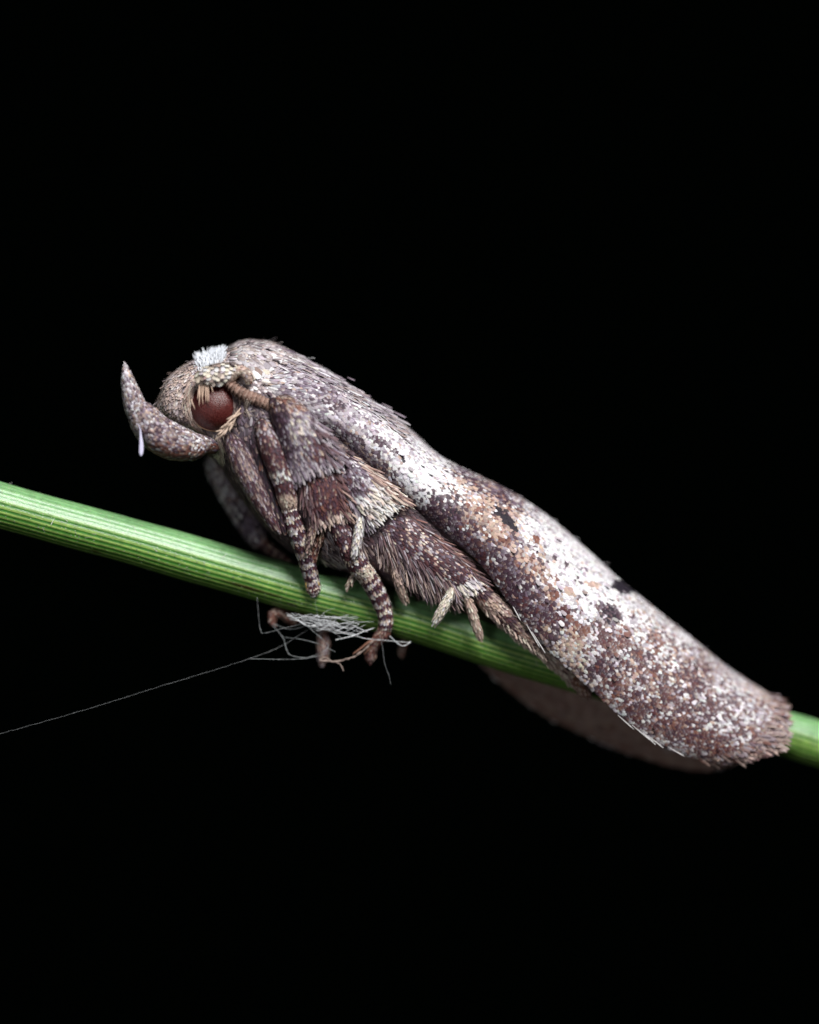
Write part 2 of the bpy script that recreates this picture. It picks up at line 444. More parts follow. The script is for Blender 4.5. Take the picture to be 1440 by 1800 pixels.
# ---- body: head, thorax and abdomen in one skin
BODY = rel([
    (277, 714, 277, 722, 0, .04), (283, 697, 284, 732, 0, .30), (297, 669, 298, 745, 0, .55), (317, 651, 320, 758, 0, .70), (344, 636, 347, 770, 0, .80),
    (375, 626, 370, 788, 0, .84), (402, 611, 386, 806, 0, .88), (437, 603, 402, 835, 0, 1.0), (482, 609, 440, 890, 0, 1.06), (540, 640, 500, 955, 0, 1.08),
    (600, 690, 560, 985, 0, 1.06), (680, 760, 640, 1010, 0, 1.0), (780, 850, 720, 1040, 0, .92), (900, 950, 820, 1082, 0, .80), (1000, 1060, 930, 1128, 0, .62),
    (1080, 1150, 1040, 1195, 0, .35), (1112, 1188, 1108, 1196, 0, .05)])
GB = tube_pairs(BODY, 120, 72, 2.25)
body = make_mesh('body', *grid_part(capped(GB), True, (.045, .032, .024)), M_SKIN, moth)
_bx, _by = plan_of(GB)
_front = GB[..., 1] < yc(_bx)
_bN = None
def on_body(px, py):
    """front surface point of the body below a plan position, and its normal"""
    px = np.atleast_1d(px); py = np.atleast_1d(py)
    f = np.argwhere(_front); X = _bx[_front]; Y = _by[_front]
    P = np.empty((len(px), 3)); N = np.empty((len(px), 3))
    for k in range(len(px)):
        m = np.argmin((X - px[k]) ** 2 + (Y - py[k]) ** 2)
        i, j = f[m]
        i0, i1 = max(i - 1, 0), min(i + 1, GB.shape[0] - 1)
        du = GB[i1, j] - GB[i0, j]; dv = GB[i, (j + 1) % 72] - GB[i, j - 1]
        nn = np.cross(du, dv); nn /= np.linalg.norm(nn)
        if nn @ (GB[i, j] - GB[i].mean(0)) < 0: nn = -nn
        pw = world_of(px[k], py[k], GB[i, j, 1])
        P[k] = pw if (X[m] - px[k]) ** 2 + (Y[m] - py[k]) ** 2 < 60 else GB[i, j]
        N[k] = nn
    return P, N

EX, EY, ER = 378, 714, 44
def dirs2d(ang):
    """picture-plane angle, 0 = right, 90 = down -> vectors"""
    a = np.radians(ang)
    return np.stack([np.cos(a), 0 * a, -np.sin(a)], -1)

def body_cover():
    parts = []
    s = scatter(GB, True, 5.0, 4.0, 0.4, 0.0, 0.62)
    x, y = plan_of(s['P'])
    head = x < 402 - 0.1 * (y - 640)
    eye = ((x - EX) ** 2 + (y - EY) ** 2 < (ER + 1) ** 2) & (s['P'][:, 1] < yc(x) - .2)
    s = pick(s, ~eye); x, y = plan_of(s['P']); head = x < 402 - 0.1 * (y - 640)
    n = len(x)
    # head scales run from the crown down over the face, the rest run to the tail
    ang_head = 118 - 0.55 * (x - 285) * 0 + 25 * np.clip((330 - x) / 50, -1, 1) - 20
    ang = np.where(head, ang_head, 36 + rng.normal(0, 4, n))
    s['d'] = dirs2d(ang + rng.normal(0, 6, n))
    w = weights(n, L=1.2, B=.9, T=.7, W=.6, G=.5, P=.25)
    face = head & (x < 345)
    w[face] = weights(face.sum(), B=1.4, L=.9, T=1.7, G=.4, W=.4, C=.3, P=.12)
    lowface = np.clip((y - 700) / 50, 0, 1) * face
    w[:, P_] += 2.2 * lowface; w[:, G_] += 1.3 * lowface
    collar = (~head) & (y < 700) & (x < 580)
    w[collar] = weights(collar.sum(), L=1.0, W=1.0, B=.9, T=.5, G=.35, P=.25)
    dk = collar & (vnoise(x / 16, y / 8, 21) > .58) & (x < 470)
    w[dk, P_] += 2.5
    low = (~head) & (y > 760)
    w[low] = weights(low.sum(), B=.4, P=1.4, M=.8, K=1.2)  # lower body darkened, painting in the shaded gaps between the legs
    nape = (x > 404) & (x < 470) & (y > 684) & (y < 790)
    w[nape] = weights(nape.sum(), P=1.2, B=.7, K=1.0, G=.8)
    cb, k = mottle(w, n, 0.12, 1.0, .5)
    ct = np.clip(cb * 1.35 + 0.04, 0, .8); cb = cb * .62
    Lh = np.where(head, 12.0, 17.0) * rng.uniform(.85, 1.25, n); Wh = np.where(head, 5.2, 5.0) * rng.uniform(.85, 1.2, n)
    lift = np.where(rng.uniform(0, 1, n) < .012, .7, .2) + rng.uniform(0, .1, n)
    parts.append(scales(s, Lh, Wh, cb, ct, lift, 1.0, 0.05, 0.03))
    V, F, C = join(parts)
    o = make_mesh('body_scales', V, F, C, M_SCALE, body); o['kind'] = 'stuff'
body_cover()

def bunch(px, py, ang, L, W, c, out=0.4, lift=0.25, jitter=8, h=2.0, bend=0.1, ctip=None, toothed=0.0, y=None):
    """hair-like scales rooted at plan positions on the body (or at depth y)"""
    n = len(px)
    if y is None:
        P, N = on_body(px, py)
    else:
        P = world_of(px, py, y); N = np.tile([0, -1.0, 0], (n, 1))
    d = dirs2d(np.asarray(ang) + rng.normal(0, jitter, n))
    s = dict(P=P, N=N, d=d)
    return scales(s, L, W, c, ctip, lift, h, bend, toothed)

# collar: big overlapping plates behind the head, ending in a ragged bright edge
def collar():
    parts = []
    n = 240
    t = rng.uniform(0, 1, n); q = rng.uniform(0, 1, n)
    px = 404 + 62 * t + 22 * q * (1 - t); py = 652 - 40 * q + 10 * t
    w = weights(n, W=1.5, L=1.1, B=1.0, C=.4, G=.3)
    w[:, P_] += 2.4 * np.exp(-((px - 440) / 14) ** 2 - ((py - 628) / 10) ** 2) + .15
    cb, _ = mottle(w, n, .12, 1., .5); cb = cb * .8
    parts.append(bunch(px, py, 42, rng.uniform(14, 22, n), rng.uniform(6, 9, n), cb, lift=.14, h=3.5, ctip=np.clip(cb * 1.2 + .04, 0, .85)))
    ex = np.array([440, 447, 454, 461, 468, 474, 480, 434, 450, 463]); ey = np.array([658, 657, 654, 650, 645, 639, 632, 661, 651, 641])
    cb = PAL[[C_, W_, W_, C_, W_, L_, W_, C_, B_, L_]] * rng.uniform(.75, 1, (10, 1))
    parts.append(bunch(ex, ey, 55, 19, 11, cb, lift=.2, h=5, jitter=6))
    V, F, C = join(parts)
    o = make_mesh('collar', V, F, C, M_SCALE, body); o['kind'] = 'stuff'
collar()

def crown_tuft():
    n = 420
    t = rng.uniform(0, 1, n); q = rng.uniform(0, 1, n) ** .8
    px = 354 + 40 * t - 6 * q + rng.normal(0, 2, n); py = 653 - 14 * t - 20 * q + rng.normal(0, 2, n)
    ang = -112 + 40 * t + rng.normal(0, 7, n)
    c = np.array([.64, .67, .73]) * rng.uniform(.7, 1.08, (n, 1))
    P, N = on_body(px, py)
    s = dict(P=P, N=unit(N * .6 + np.array([0, -1, .2])), d=dirs2d(ang))
    V, F, C = scales(s, rng.uniform(8, 20, n), rng.uniform(1.8, 3.2, n), c * .75, c, rng.uniform(.05, .35, n), 2, .05, .05)
    o = make_mesh('crown_tuft', V, F, C, M_HAIR, body); o['kind'] = 'stuff'
    o['label'] = 'bright white tuft of hair on the crown'
crown_tuft()

def face_hair():
    parts = []
    n = 150                                           # curved tan hair in front of the eye
    t = rng.uniform(0, 1, n)
    px = 337 - 9 * np.sin(t * 3.0) + rng.normal(0, 4, n) + 8 * t; py = 680 + 72 * t + rng.normal(0, 3, n)
    ang = 104 - 62 * t
    w = weights(n, T=2, C=1, B=1.2, R=.3, P=.2); cb, _ = mottle(w, n)
    parts.append(bunch(px, py, ang, rng.uniform(20, 30, n), rng.uniform(2, 3.2, n), cb, lift=.12, h=4, bend=.05, jitter=6))
    n = 200                                           # pale skin and hair round the mouth
    px = rng.uniform(350, 396, n); py = 770 + rng.uniform(-6, 36, n) * np.clip((px - 345) / 30, .3, 1)
    w = weights(n, C=1.4, T=1, B=1.2, L=.5, G=.4); cb, _ = mottle(w, n)
    parts.append(bunch(px, py, rng.uniform(60, 150, n), rng.uniform(10, 24, n), rng.uniform(2, 4, n), cb, lift=.3, h=3))
    n = 90                                            # between eye and antenna root
    px = rng.uniform(408, 424, n); py = rng.uniform(684, 745, n)
    cb, _ = mottle(weights(n, P=1, B=1, K=.5, T=.4), n)
    parts.append(bunch(px, py, rng.uniform(60, 120, n), rng.uniform(10, 18, n), rng.uniform(2.4, 4, n), cb, lift=.2, h=2))
    n = 120                                           # behind the eye, darkened to paint in the shaded gap by the coxa
    px = rng.uniform(421, 458, n); py = rng.uniform(705, 790, n)
    w = weights(n, G=1, L=.3, B=.6, P=1.2, K=.9); cb, _ = mottle(w, n)
    parts.append(bunch(px, py, rng.uniform(50, 110, n), rng.uniform(12, 24, n), rng.uniform(3, 7, n), cb, lift=.3, h=3))
    n = 260                                           # grey hair of the chest above the stem
    px = rng.uniform(535, 640, n); py = 955 + .25 * (px - 535) + rng.uniform(-35, 22, n)
    w = weights(n, L=1.2, B=1, C=.8, G=1, T=.5); cb, _ = mottle(w, n)
    parts.append(bunch(px, py, rng.normal(62, 14, n), rng.uniform(16, 32, n), rng.uniform(2, 3.4, n), cb, lift=.3, h=2))
    V, F, C = join(parts)
    o = make_mesh('body_hair', V, F, C, M_HAIR, body); o['kind'] = 'stuff'
face_hair()

# ---- eye
def eye():
    nu, nv = 40, 56
    th = np.linspace(0.001, np.pi - .001, nu)[:, None]; ph = np.linspace(0, 2 * np.pi, nv, endpoint=False)[None]
    c = world_of(EX, EY, yc(EX) - .70)
    X = c[0] + .458 * np.sin(th) * np.cos(ph); Z = c[2] + .442 * np.sin(th) * np.sin(ph); Y = c[1] - .40 * np.cos(th) + 0 * ph
    o = make_mesh('eye', np.stack([X, Y, Z], -1).reshape(-1, 3), grid_faces(nu, nv, True), None, M_EYE, moth)
    o['label'] = 'dark red faceted compound eye'
    # pale ring of skin under the eye
    a = np.radians(np.linspace(20, 205, 30))
    ring = np.stack([EX + 43.5 * np.cos(a), EY + 42 * np.sin(a), yc(EX) - .78 + 0 * a, 3.0 + 0 * a], 1)
    G = capped(tube_round(ring, 60, 10))
    make_mesh('eye_rim', *grid_part(G, True, (.42, .27, .17)), M_SKIN, o)
    return o
eye_o = eye()
EYE_Y = yc(EX) - 1.1

def bristle(p0, p1, r0, c, parent, sag=0.0, y0=None, y1=None, flat=.45):
    m = ((p0[0] + p1[0]) / 2 + sag, (p0[1] + p1[1]) / 2, (y0 + y1) / 2 - .02, r0)
    G = capped(tube_round([(p0[0], p0[1], y0, r0 * .7), m, (p1[0], p1[1], y1, r0 * .55)], 8, 6, flat))
    return make_mesh('bristle', *grid_part(G, True, c), M_HAIR, parent)
for (x0, y0, x1, y1) in ((349, 674, 350, 711), (353, 674, 347, 700), (355, 674, 357, 709), (358, 674, 356, 698), (360, 674, 362, 704), (363, 674, 365, 706),
                         (366, 675, 367, 705), (352, 673, 352, 695), (361, 674, 360, 694), (369, 677, 375, 688), (336, 705, 343, 717)):
    bristle((x0, y0 - 4), (x1, y1 + 3), 1.0, np.array([.66, .47, .36]) * rng.uniform(.8, 1.1), eye_o, rng.normal(0, 1), EYE_Y - .02, EYE_Y - .03)
for k in range(22):
    t = k / 21
    x0 = 424 - 26 * t + rng.normal(0, 2); y0 = 722 + 34 * t + rng.normal(0, 2)
    a = math.radians(128 + rng.normal(0, 14) + 12 * t); l = rng.uniform(18, 28)
    bristle((x0, y0), (x0 + l * math.cos(a), y0 + l * math.sin(a)), rng.uniform(1.2, 1.9), np.array([.56, .42, .33]) * rng.uniform(.7, 1.15), eye_o, 0, EYE_Y + .06, EYE_Y - .02 - .1 * rng.uniform())
for k in range(8):
    a = rng.uniform(-2.4, 1.2); x0 = 430 + rng.normal(0, 3); y0 = 716 + rng.normal(0, 4)
    bristle((x0, y0), (x0 + 18 * math.cos(a), y0 + 18 * math.sin(a)), .9, np.array([.5, .42, .36]) * rng.uniform(.6, 1.1), eye_o, 0, EYE_Y + .05, EYE_Y - .1)

# ---- scaled tubes: palps, brow, legs
def scaled(name, G, parent, row, cst, L, W, wfn, dirfn=None, lift=.18, h=.5, bend=.04, tip=1.15, base=(.09, .055, .05), mat=None, u0=0.0, u1=1.0, jit=.35, extra=(), toothed=.03, label=None, back=True):
    parts = [grid_part(capped(G), True, base)]
    row, cst = row * .8, cst * .76
    s = scatter(G, True, row, cst, jit, u0, u1)
    if not back:
        s = pick(s, s['N'][:, 1] < .35)
    n = len(s['P']); x, y = plan_of(s['P'])
    if dirfn is not None:
        s['d'] = dirfn(s, x, y)
    w = wfn(s['u'], s['v'], x, y, n)
    cb, _ = mottle(w, n, .13, 1.4, .12)
    Lr = (L(s['u']) if callable(L) else L) * .92 * rng.uniform(.82, 1.22, n); Wr = (W(s['u']) if callable(W) else W) * .76 * rng.uniform(.85, 1.2, n)
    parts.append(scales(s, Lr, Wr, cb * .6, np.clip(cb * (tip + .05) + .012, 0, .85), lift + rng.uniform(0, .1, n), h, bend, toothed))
    parts += list(extra)
    V, F, C = join(parts)
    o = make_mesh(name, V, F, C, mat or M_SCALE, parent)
    if label: o['label'] = label
    return o

def fur(G, vmid, vw, row, cst, L, W, ang, c, lift=.25, u0=0., u1=1., jitter=9, out=.3):
    """long hair rooted along one side of a tube (v = 0 right edge, .25 front, .5 left edge)"""
    s = scatter(G, True, row, cst, .5, u0, u1)
    dv = np.abs((s['v'] - vmid + .5) % 1 - .5)
    s = pick(s, dv < vw); n = len(s['P'])
    s['N'] = unit(s['N'] * out + np.array([0, -1.0, 0]))
    s['d'] = dirs2d((ang(s['u']) if callable(ang) else ang) + rng.normal(0, jitter, n))
    cb, _ = mottle(weights(n, **c), n)
    return scales(s, rng.uniform(L[0], L[1], n), rng.uniform(W[0], W[1], n), cb, np.clip(cb * 1.25 + .03, 0, .85), lift + rng.uniform(-.1, .1, n), .5, .03, .05)

palp = empty('labial_palp', moth); palp['label'] = 'upturned curved palp like a horn in front of the face'
def w_palp(u, v, x, y, n):
    w = weights(n, L=1.1, B=1.2, G=.9, P=.9, T=.5, W=.5)
    w[:, P_] += 1.6 * np.exp(-((x - 278) / 30) ** 2 - ((y - 758) / 14) ** 2)
    w[:, R_] += 4.5 * np.clip((y - 778) / 16, 0, 1); w[:, B_] += 1.2 * np.clip((y - 785) / 16, 0, 1)
    w[:, W_] += 1.2 * np.exp(-((x - 345) / 16) ** 2)
    return w
G = tube_round(rel([(380, 788, -.62, 9), (362, 783, -.72, 14), (338, 784, -.8, 23), (306, 777, -.86, 29.5), (277, 762, -.88, 30), (258, 742, -.88, 27), (246, 724, -.88, 21), (240, 712, -.88, 14)]), 60, 40)
scaled('middle_segment', G, palp, 5.4, 4.6, 12, 6.4, w_palp, lift=.15)
def w_ptip(u, v, x, y, n):
    w = weights(n, L=1.4, B=1.0, G=.8, W=.7, P=.35, T=.3); w[:, W_] += 1.2 * np.clip((680 - y) / 40, 0, 1); return w
G = tube_round(rel([(250, 738, -.88, 13), (241, 722, -.88, 17.5), (233, 700, -.88, 16), (227, 678, -.88, 12), (223, 660, -.88, 8), (221, 648, -.88, 4), (220, 642, -.88, .8)]), 46, 30)
scaled('end_segment', G, palp, 5.0, 4.2, 11, 5.6, w_ptip, lift=.13)

def w_brow(u, v, x, y, n):
    w = weights(n, B=.8, L=.7, C=1.9, W=.8, T=.5); w[:, P_] += .7 * (vnoise(x / 5, y / 5, 31) > .62); return w
G = tube_pairs(rel([(344, 662, 346, 657, -1.06, .03), (353, 670, 357, 648, -1.07, .11), (372, 673, 376, 641, -1.08, .13), (390, 672, 394, 638, -1.08, .13), (405, 664, 410, 640, -1.07, .11), (416, 655, 418, 650, -1.05, .03)]), 40, 40)
scaled('brow', G, body, 7.2, 7.4, 13, 10, w_brow, lambda s, x, y: dirs2d(95 + .25 * (375 - x) + rng.normal(0, 6, len(x))), lift=.2, tip=1.3, jit=.2)

# ---- antenna
ant = empty('antenna', moth); ant['label'] = 'tan segmented antenna folded back behind the eye'
def w_scape(u, v, x, y, n): return weights(n, T=2, B=.8, R=.5, C=.8, L=.2)
G = tube_round(rel([(399, 677, -1.0, 5), (404, 667, -1.06, 8), (412, 656, -1.1, 9), (423, 652, -1.12, 8.5), (432, 657, -1.13, 8), (437, 666, -1.12, 6.5), (436, 670, -1.12, 2)]), 40, 24)
scaled('scape', G, ant, 5, 5, 9, 6, w_scape, lift=.1, base=(.36, .19, .09), tip=1.2)
fl = spline(rel([(400, 671, -1.04, 7), (410, 681, -1.08, 9), (424, 691, -1.12, 10), (440, 698, -1.14, 10.5), (456, 704, -1.13, 10), (470, 711, -1.1, 9), (486, 724, -1.04, 8), (505, 742, -.98, 7)]), 17)
for k in range(16):
    a, b = fl[k], fl[k + 1]
    d = b - a
    seg = [np.r_[a[:3] - d[:3] * .1, a[3] * .82], np.r_[(a + d * .35)[:3], a[3] * .92], np.r_[(a + d * .8)[:3], b[3] * 1.08], np.r_[(a + d * 1.02)[:3], b[3] * 1.09], np.r_[(a + d * 1.04)[:3], b[3] * .8]]
    G = tube_round(seg, 14, 22)
    G = capped(G + rng.normal(0, .006, G.shape))
    t = np.clip(np.linspace(-.2, 1.05, G.shape[0]), 0, 1)[:, None, None]
    C = (np.array([.20, .11, .085]) * (1 - t) + np.array([.50, .36, .30]) * t) * rng.uniform(.8, 1.1) * rng.uniform(.65, 1.15, (1, 22, 1))
    make_mesh('segment', G.reshape(-1, 3), grid_faces(G.shape[0], 22, True), C.reshape(-1, 3), M_SCALE, ant)

# ---- near foreleg
def bands(u, n, k, dark, lite, phase=0., duty=.5):
    w = weights(n, **lite); d = weights(n, **dark)
    m = ((u * k + phase) % 1) < duty
    w[m] = d[m]
    return w
fore = empty('fore_leg', moth); fore['label'] = 'slender front leg with banded foot set on the front of the stem'
def w_coxa(u, v, x, y, n):
    w = weights(n, B=1.3, L=.7, G=.8, P=1.2, M=.5, T=.3); w[:, P_] += 1.2 * (vnoise(x / 12, y / 12, 41) > .55); w[:, M_] += 1.0 * np.clip((y - 820) / 60, 0, 1); return w
G = tube_round(rel([(405, 765, -.92, 8), (412, 782, -1.0, 15), (424, 810, -1.06, 19), (443, 850, -1.06, 18), (463, 890, -1.02, 13.5), (482, 922, -.96, 8), (488, 932, -.94, 3)]), 50, 32)
scaled('coxa', G, fore, 5, 3.4, 15, 3.0, w_coxa, lift=.07, bend=.03)
G = tube_round(rel([(436, 745, -.9, 8), (447, 775, -.98, 12), (462, 830, -.98, 13), (482, 890, -.94, 12), (496, 925, -.9, 9), (500, 935, -.9, 3)]), 50, 26)
scaled('femur', G, fore, 7, 5, 15, 4, lambda u, v, x, y, n: weights(n, B=.4, R=.5, P=1.2, K=2), lift=.08)  # dark brown femur, darkened further as the shaded gap beside the coxa
def w_ftib(u, v, x, y, n):
    w = weights(n, P=1.6, M=2.0, B=.7, L=.4, W=.1, G=.4)
    for c, k in ((780, .0), (832, 1.0)):
        m = np.exp(-((y - c) / 7) ** 2); w[:, W_] += 5 * k * m; w[:, C_] += 3 * k * m
    top = np.clip((790 - y) / 30, 0, 1); w[:, L_] += 1.4 * top; w[:, T_] += .9 * top; w[:, B_] += top
    e = np.clip((y - 862) / 8, 0, 1); w[:, T_] += 14 * e; w[:, C_] += 3 * e
    return w
G = tube_round(rel([(460, 738, -1.08, 6), (463, 748, -1.13, 13), (473, 778, -1.18, 18), (488, 815, -1.18, 18.5), (499, 850, -1.14, 17), (506, 880, -1.06, 14.5), (510, 893, -1.0, 9)]), 60, 34)
scaled('tibia', G, fore, 5.2, 4.6, 11, 4.8, w_ftib, lift=.16)
def w_ftar(u, v, x, y, n):
    return bands(u + .035 * (vnoise(x / 5, y / 5, 81) - .5), n, 11, dict(P=1.4, M=1.6, G=.6), dict(C=.8, T=.9, L=.9, W=.5, B=.5), .1, .52)
G = tube_round(rel([(504, 880, -1.02, 11), (511, 905, -.97, 13.5), (521, 935, -.9, 13.5), (532, 968, -.76, 12.5), (541, 995, -.62, 12), (548, 1020, -.5, 11.5), (551, 1034, -.46, 11), (552, 1044, -.45, 6)]), 70, 30)
scaled('tarsus', G, fore, 4.4, 4.2, 9, 4.4, w_ftar, lift=.2)
for sx in (-1, 1):
    G = tube_round(rel([(549 + 7 * sx, 1018, -.56, 1.6), (549 + 11 * sx, 1026, -.56, 1.6), (550 + 10 * sx, 1036, -.5, 1.2), (550 + 7 * sx, 1040, -.46, .5)]), 12, 8)
    make_mesh('claw', *grid_part(capped(G), True, (.55, .38, .12)), M_SKIN, fore)

# ---- far foreleg and the far feet under the stem
far = empty('fore_leg', moth); far['label'] = 'out of focus grey front leg on the far side of the stem'
def w_far(u, v, x, y, n):
    w = weights(n, L=1.3, G=1, B=.8, W=.4, P=.6); m = np.exp(-((u - .75) / .1) ** 2); w[:, G_] += 3 * m; w[:, K_] += 2 * m; return w
G = tube_round(rel([(368, 800, .75, 6), (378, 822, .85, 15), (398, 855, .9, 19), (422, 893, .85, 21), (445, 930, .75, 20), (456, 952, .7, 14)]), 40, 26)
scaled('tibia', G, far, 7, 6, 14, 6, w_far)
G = tube_round(rel([(450, 942, .7, 10), (470, 962, .62, 10), (490, 978, .55, 9), (508, 992, .45, 8), (522, 1004, .4, 7)]), 30, 18)
scaled('tarsus', G, far, 5, 5, 10, 5, lambda u, v, x, y, n: bands(u, n, 7, dict(P=1, M=1, R=.6), dict(T=2, B=1)))
G = tube_round(rel([(540, 1050, .46, 6), (530, 1078, .42, 7), (515, 1090, .2, 8), (498, 1080, .1, 8), (484, 1078, .05, 8), (479, 1090, .05, 6), (482, 1097, .05, 2)]), 40, 16)
scaled('foot', G, far, 5, 5, 9, 5, lambda u, v, x, y, n: weights(n, R=1.6, T=1, B=.6))
farm = empty('mid_leg', moth); farm['label'] = 'far middle leg whose blurred foot hangs below the stem'
G = tube_round(rel([(640, 985, .9, 13), (610, 1035, .75, 12), (585, 1080, .6, 10), (572, 1105, .45, 8), (569, 1128, .38, 10), (568, 1150, .36, 9), (566, 1166, .36, 4)]), 44, 18)
scaled('foot', G, farm, 6, 5, 10, 5, lambda u, v, x, y, n: weights(n, B=1, L=.8, R=.8, T=.5, P=.5))
farh = empty('hind_leg', moth); farh['label'] = 'orange tip of a far hind foot just under the stem'
G = tube_round(rel([(760, 1010, .8, 12), (735, 1070, .65, 10), (716, 1115, .45, 8), (711, 1134, .36, 8), (708, 1146, .34, 6), (707, 1152, .34, 2)]), 40, 16)
scaled('foot', G, farh, 6, 5, 10, 5, lambda u, v, x, y, n: weights(n, R=1.4, T=1.6, B=.5))

# ---- near middle leg
mid = empty('mid_leg', moth); mid['label'] = 'middle leg with violet and brown scale fans and banded foot gripping the stem'
def w_fan1(u, v, x, y, n):
    w = weights(n, L=1.0, G=1.3, P=.8, B=.4)
    dk = np.clip((500 + .12 * (y - 700) - x) / 8, 0, 1); w[:, P_] += 3 * dk; w[:, K_] += 1.4 * dk  # left side darkened to paint in the shadow side of the ridge
    tp = np.clip((722 - y) / 14, 0, 1); w[:, R_] += 2 * tp; w[:, T_] += 3 * tp; w[:, B_] += 2 * tp
    cm = np.exp(-((x - 530) / 18) ** 2 - ((y - 745) / 18) ** 2); w[:, C_] += 2.2 * cm; w[:, L_] += 2 * cm
    mm = np.exp(-((x - 552) / 20) ** 2 - ((y - 790) / 20) ** 2); w[:, M_] += 2.6 * mm; w[:, P_] += 1.4 * mm; w[:, T_] += .8 * mm
    bt = np.clip((y - 800) / 30, 0, 1) * np.clip((560 - x) / 30, 0, 1); w[:, G_] += 3.2 * bt; w[:, L_] += 2.4 * bt
    return w
G = tube_pairs(rel([(474, 702, 496, 694, -1.18, .06), (476, 714, 512, 700, -1.2, .2), (482, 745, 540, 722, -1.22, .27), (492, 785, 566, 752, -1.22, .26), (502, 822, 586, 785, -1.2, .22), (508, 842, 598, 806, -1.18, .18)]), 60, 60)
ex = [fur(G, .25, .25, 4, 3.0, (18, 30), (3, 4.6), lambda u: 75 - 12 * u, dict(G=1.6, L=1.7, P=.5, B=.3), .08, .90, 1.0, 9),
      fur(G, .02, .12, 7, 4, (20, 34), (2.6, 4), 42, dict(P=1.2, M=.9, L=.9, G=.8), .2, .5, 1.0, 8)]
scaled('femur', G, mid, 5.4, 4.2, lambda u: 12 + 8 * u, 4.4, w_fan1, lift=.14, extra=ex, base=(.07, .04, .045))
def w_fan2(u, v, x, y, n):
    w = weights(n, P=1.8, M=2.2, B=.6, L=.15, R=.7); e = np.clip((y - 895) / 25, 0, 1) * np.clip((x - 555) / 25, 0, 1); w[:, T_] += 5 * e; w[:, C_] += 1.4 * e; return w
G = tube_pairs(rel([(520, 822, 588, 800, -1.02, .2), (526, 850, 600, 830, -1.05, .24), (535, 882, 606, 862, -1.05, .24), (545, 908, 610, 890, -1.03, .2), (552, 922, 611, 902, -1.0, .16)]), 50, 54)
ex = [fur(G, .25, .25, 4, 3.2, (16, 26), (3, 4.4), 70, dict(T=2, C=.6, L=1.0, P=.6, B=1), .08, .88, 1.0, 10),
      fur(G, .5, .14, 7, 4, (22, 36), (2, 3), 84, dict(P=1.2, M=1.1, B=.8, L=.3), .15, .1, .9, 8),
      fur(G, .02, .12, 7, 4, (24, 40), (2.2, 3.4), 46, dict(P=1.2, M=1.2, R=.6, T=.5), .15, .1, 1.0, 8)]
scaled('tibia', G, mid, 5.4, 4.2, lambda u: 13 + 4 * u, 4.2, w_fan2, lift=.16, extra=ex)
def spur(parent, pts, c, label=None):
    pts = [[p[0], p[1], p[2], p[3] * .8] for p in pts]; pts[-2][3] = max(pts[-2][3], pts[-3][3] * .86); pts[-1][3] = pts[-3][3] * .42
    G = tube_round(rel(pts), 34, 20)
    return scaled('spur', G, parent, 5, 4.2, 12, 3.6, lambda u, v, x, y, n: weights(n, **c), lift=.2, base=(.5, .44, .36) if c.get('W') else (.25, .18, .13), tip=1.2, label=label)
spur(mid, [(552, 920, -1.05, 5), (549, 935, -1.06, 6.5), (545, 952, -1.02, 6), (541, 966, -.98, 3)], dict(T=1.3, B=1.2, P=.7, R=.4))
spur(mid, [(568, 925, -.9, 6), (562, 945, -.86, 8), (554, 965, -.76, 7), (549, 986, -.66, 5), (548, 992, -.62, 2)], dict(R=1.5, T=1.2, P=.5))
spur(mid, [(624, 1004, -.72, 2), (621, 1012, -.72, 4), (617, 1022, -.7, 4.6), (613, 1030, -.66, 3), (612, 1033, -.65, .8)], dict(C=2.5, T=1.5))
def w_mtar(u, v, x, y, n):
    w = bands(u + .030 * (vnoise(x / 5, y / 5, 82) - .5), n, 13, dict(P=1.5, M=1.6, G=.4), dict(C=1.0, T=1.0, L=.7, W=.5, B=.4), .2, .5)
    t = np.clip((.32 - u) / .1, 0, 1); w[:, P_] += 2.4 * t; w[:, M_] += 2.2 * t; w[:, L_] += .8 * t
    pl = np.exp(-((u - .40) / .04) ** 2); w[:, C_] += 4 * pl; w[:, T_] += 2 * pl
    return w
G = tube_round(rel([(586, 895, -1.0, 12), (598, 928, -.98, 16), (612, 962, -.92, 16), (627, 990, -.82, 16.5), (643, 1010, -.7, 15), (657, 1032, -.6, 14.5), (669, 1056, -.52, 13.5), (677, 1080, -.48, 11.5), (678, 1100, -.44, 10), (677, 1106, -.42, 5)]), 90, 32)
scaled('tarsus', G, mid, 4.6, 4.2, 10, 4.6, w_mtar, lift=.22)
def w_brn(u, v, x, y, n): return weights(n, R=1.4, M=1.0, B=1.3, T=.5)
G = tube_round(rel([(679, 1096, -.44, 9), (674, 1112, -.38, 10), (664, 1126, -.28, 9), (655, 1140, -.2, 8), (652, 1152, -.14, 8), (651, 1161, -.12, 4)]), 30, 18)
scaled('foot', G, mid, 4, 4, 9, 3.6, w_brn, lift=.25, tip=1.3)
for pts in ([(668, 1122, -.3, 3), (650, 1128, -.32, 2.4), (634, 1140, -.34, 1.6), (620, 1150, -.36, .8)], [(664, 1124, -.3, 3), (650, 1140, -.3, 2.4), (640, 1150, -.3, 1.4)]):
    make_mesh('claw', *grid_part(capped(tube_round(rel(pts), 16, 8)), True, (.2, .1, .07)), M_SKIN, mid)

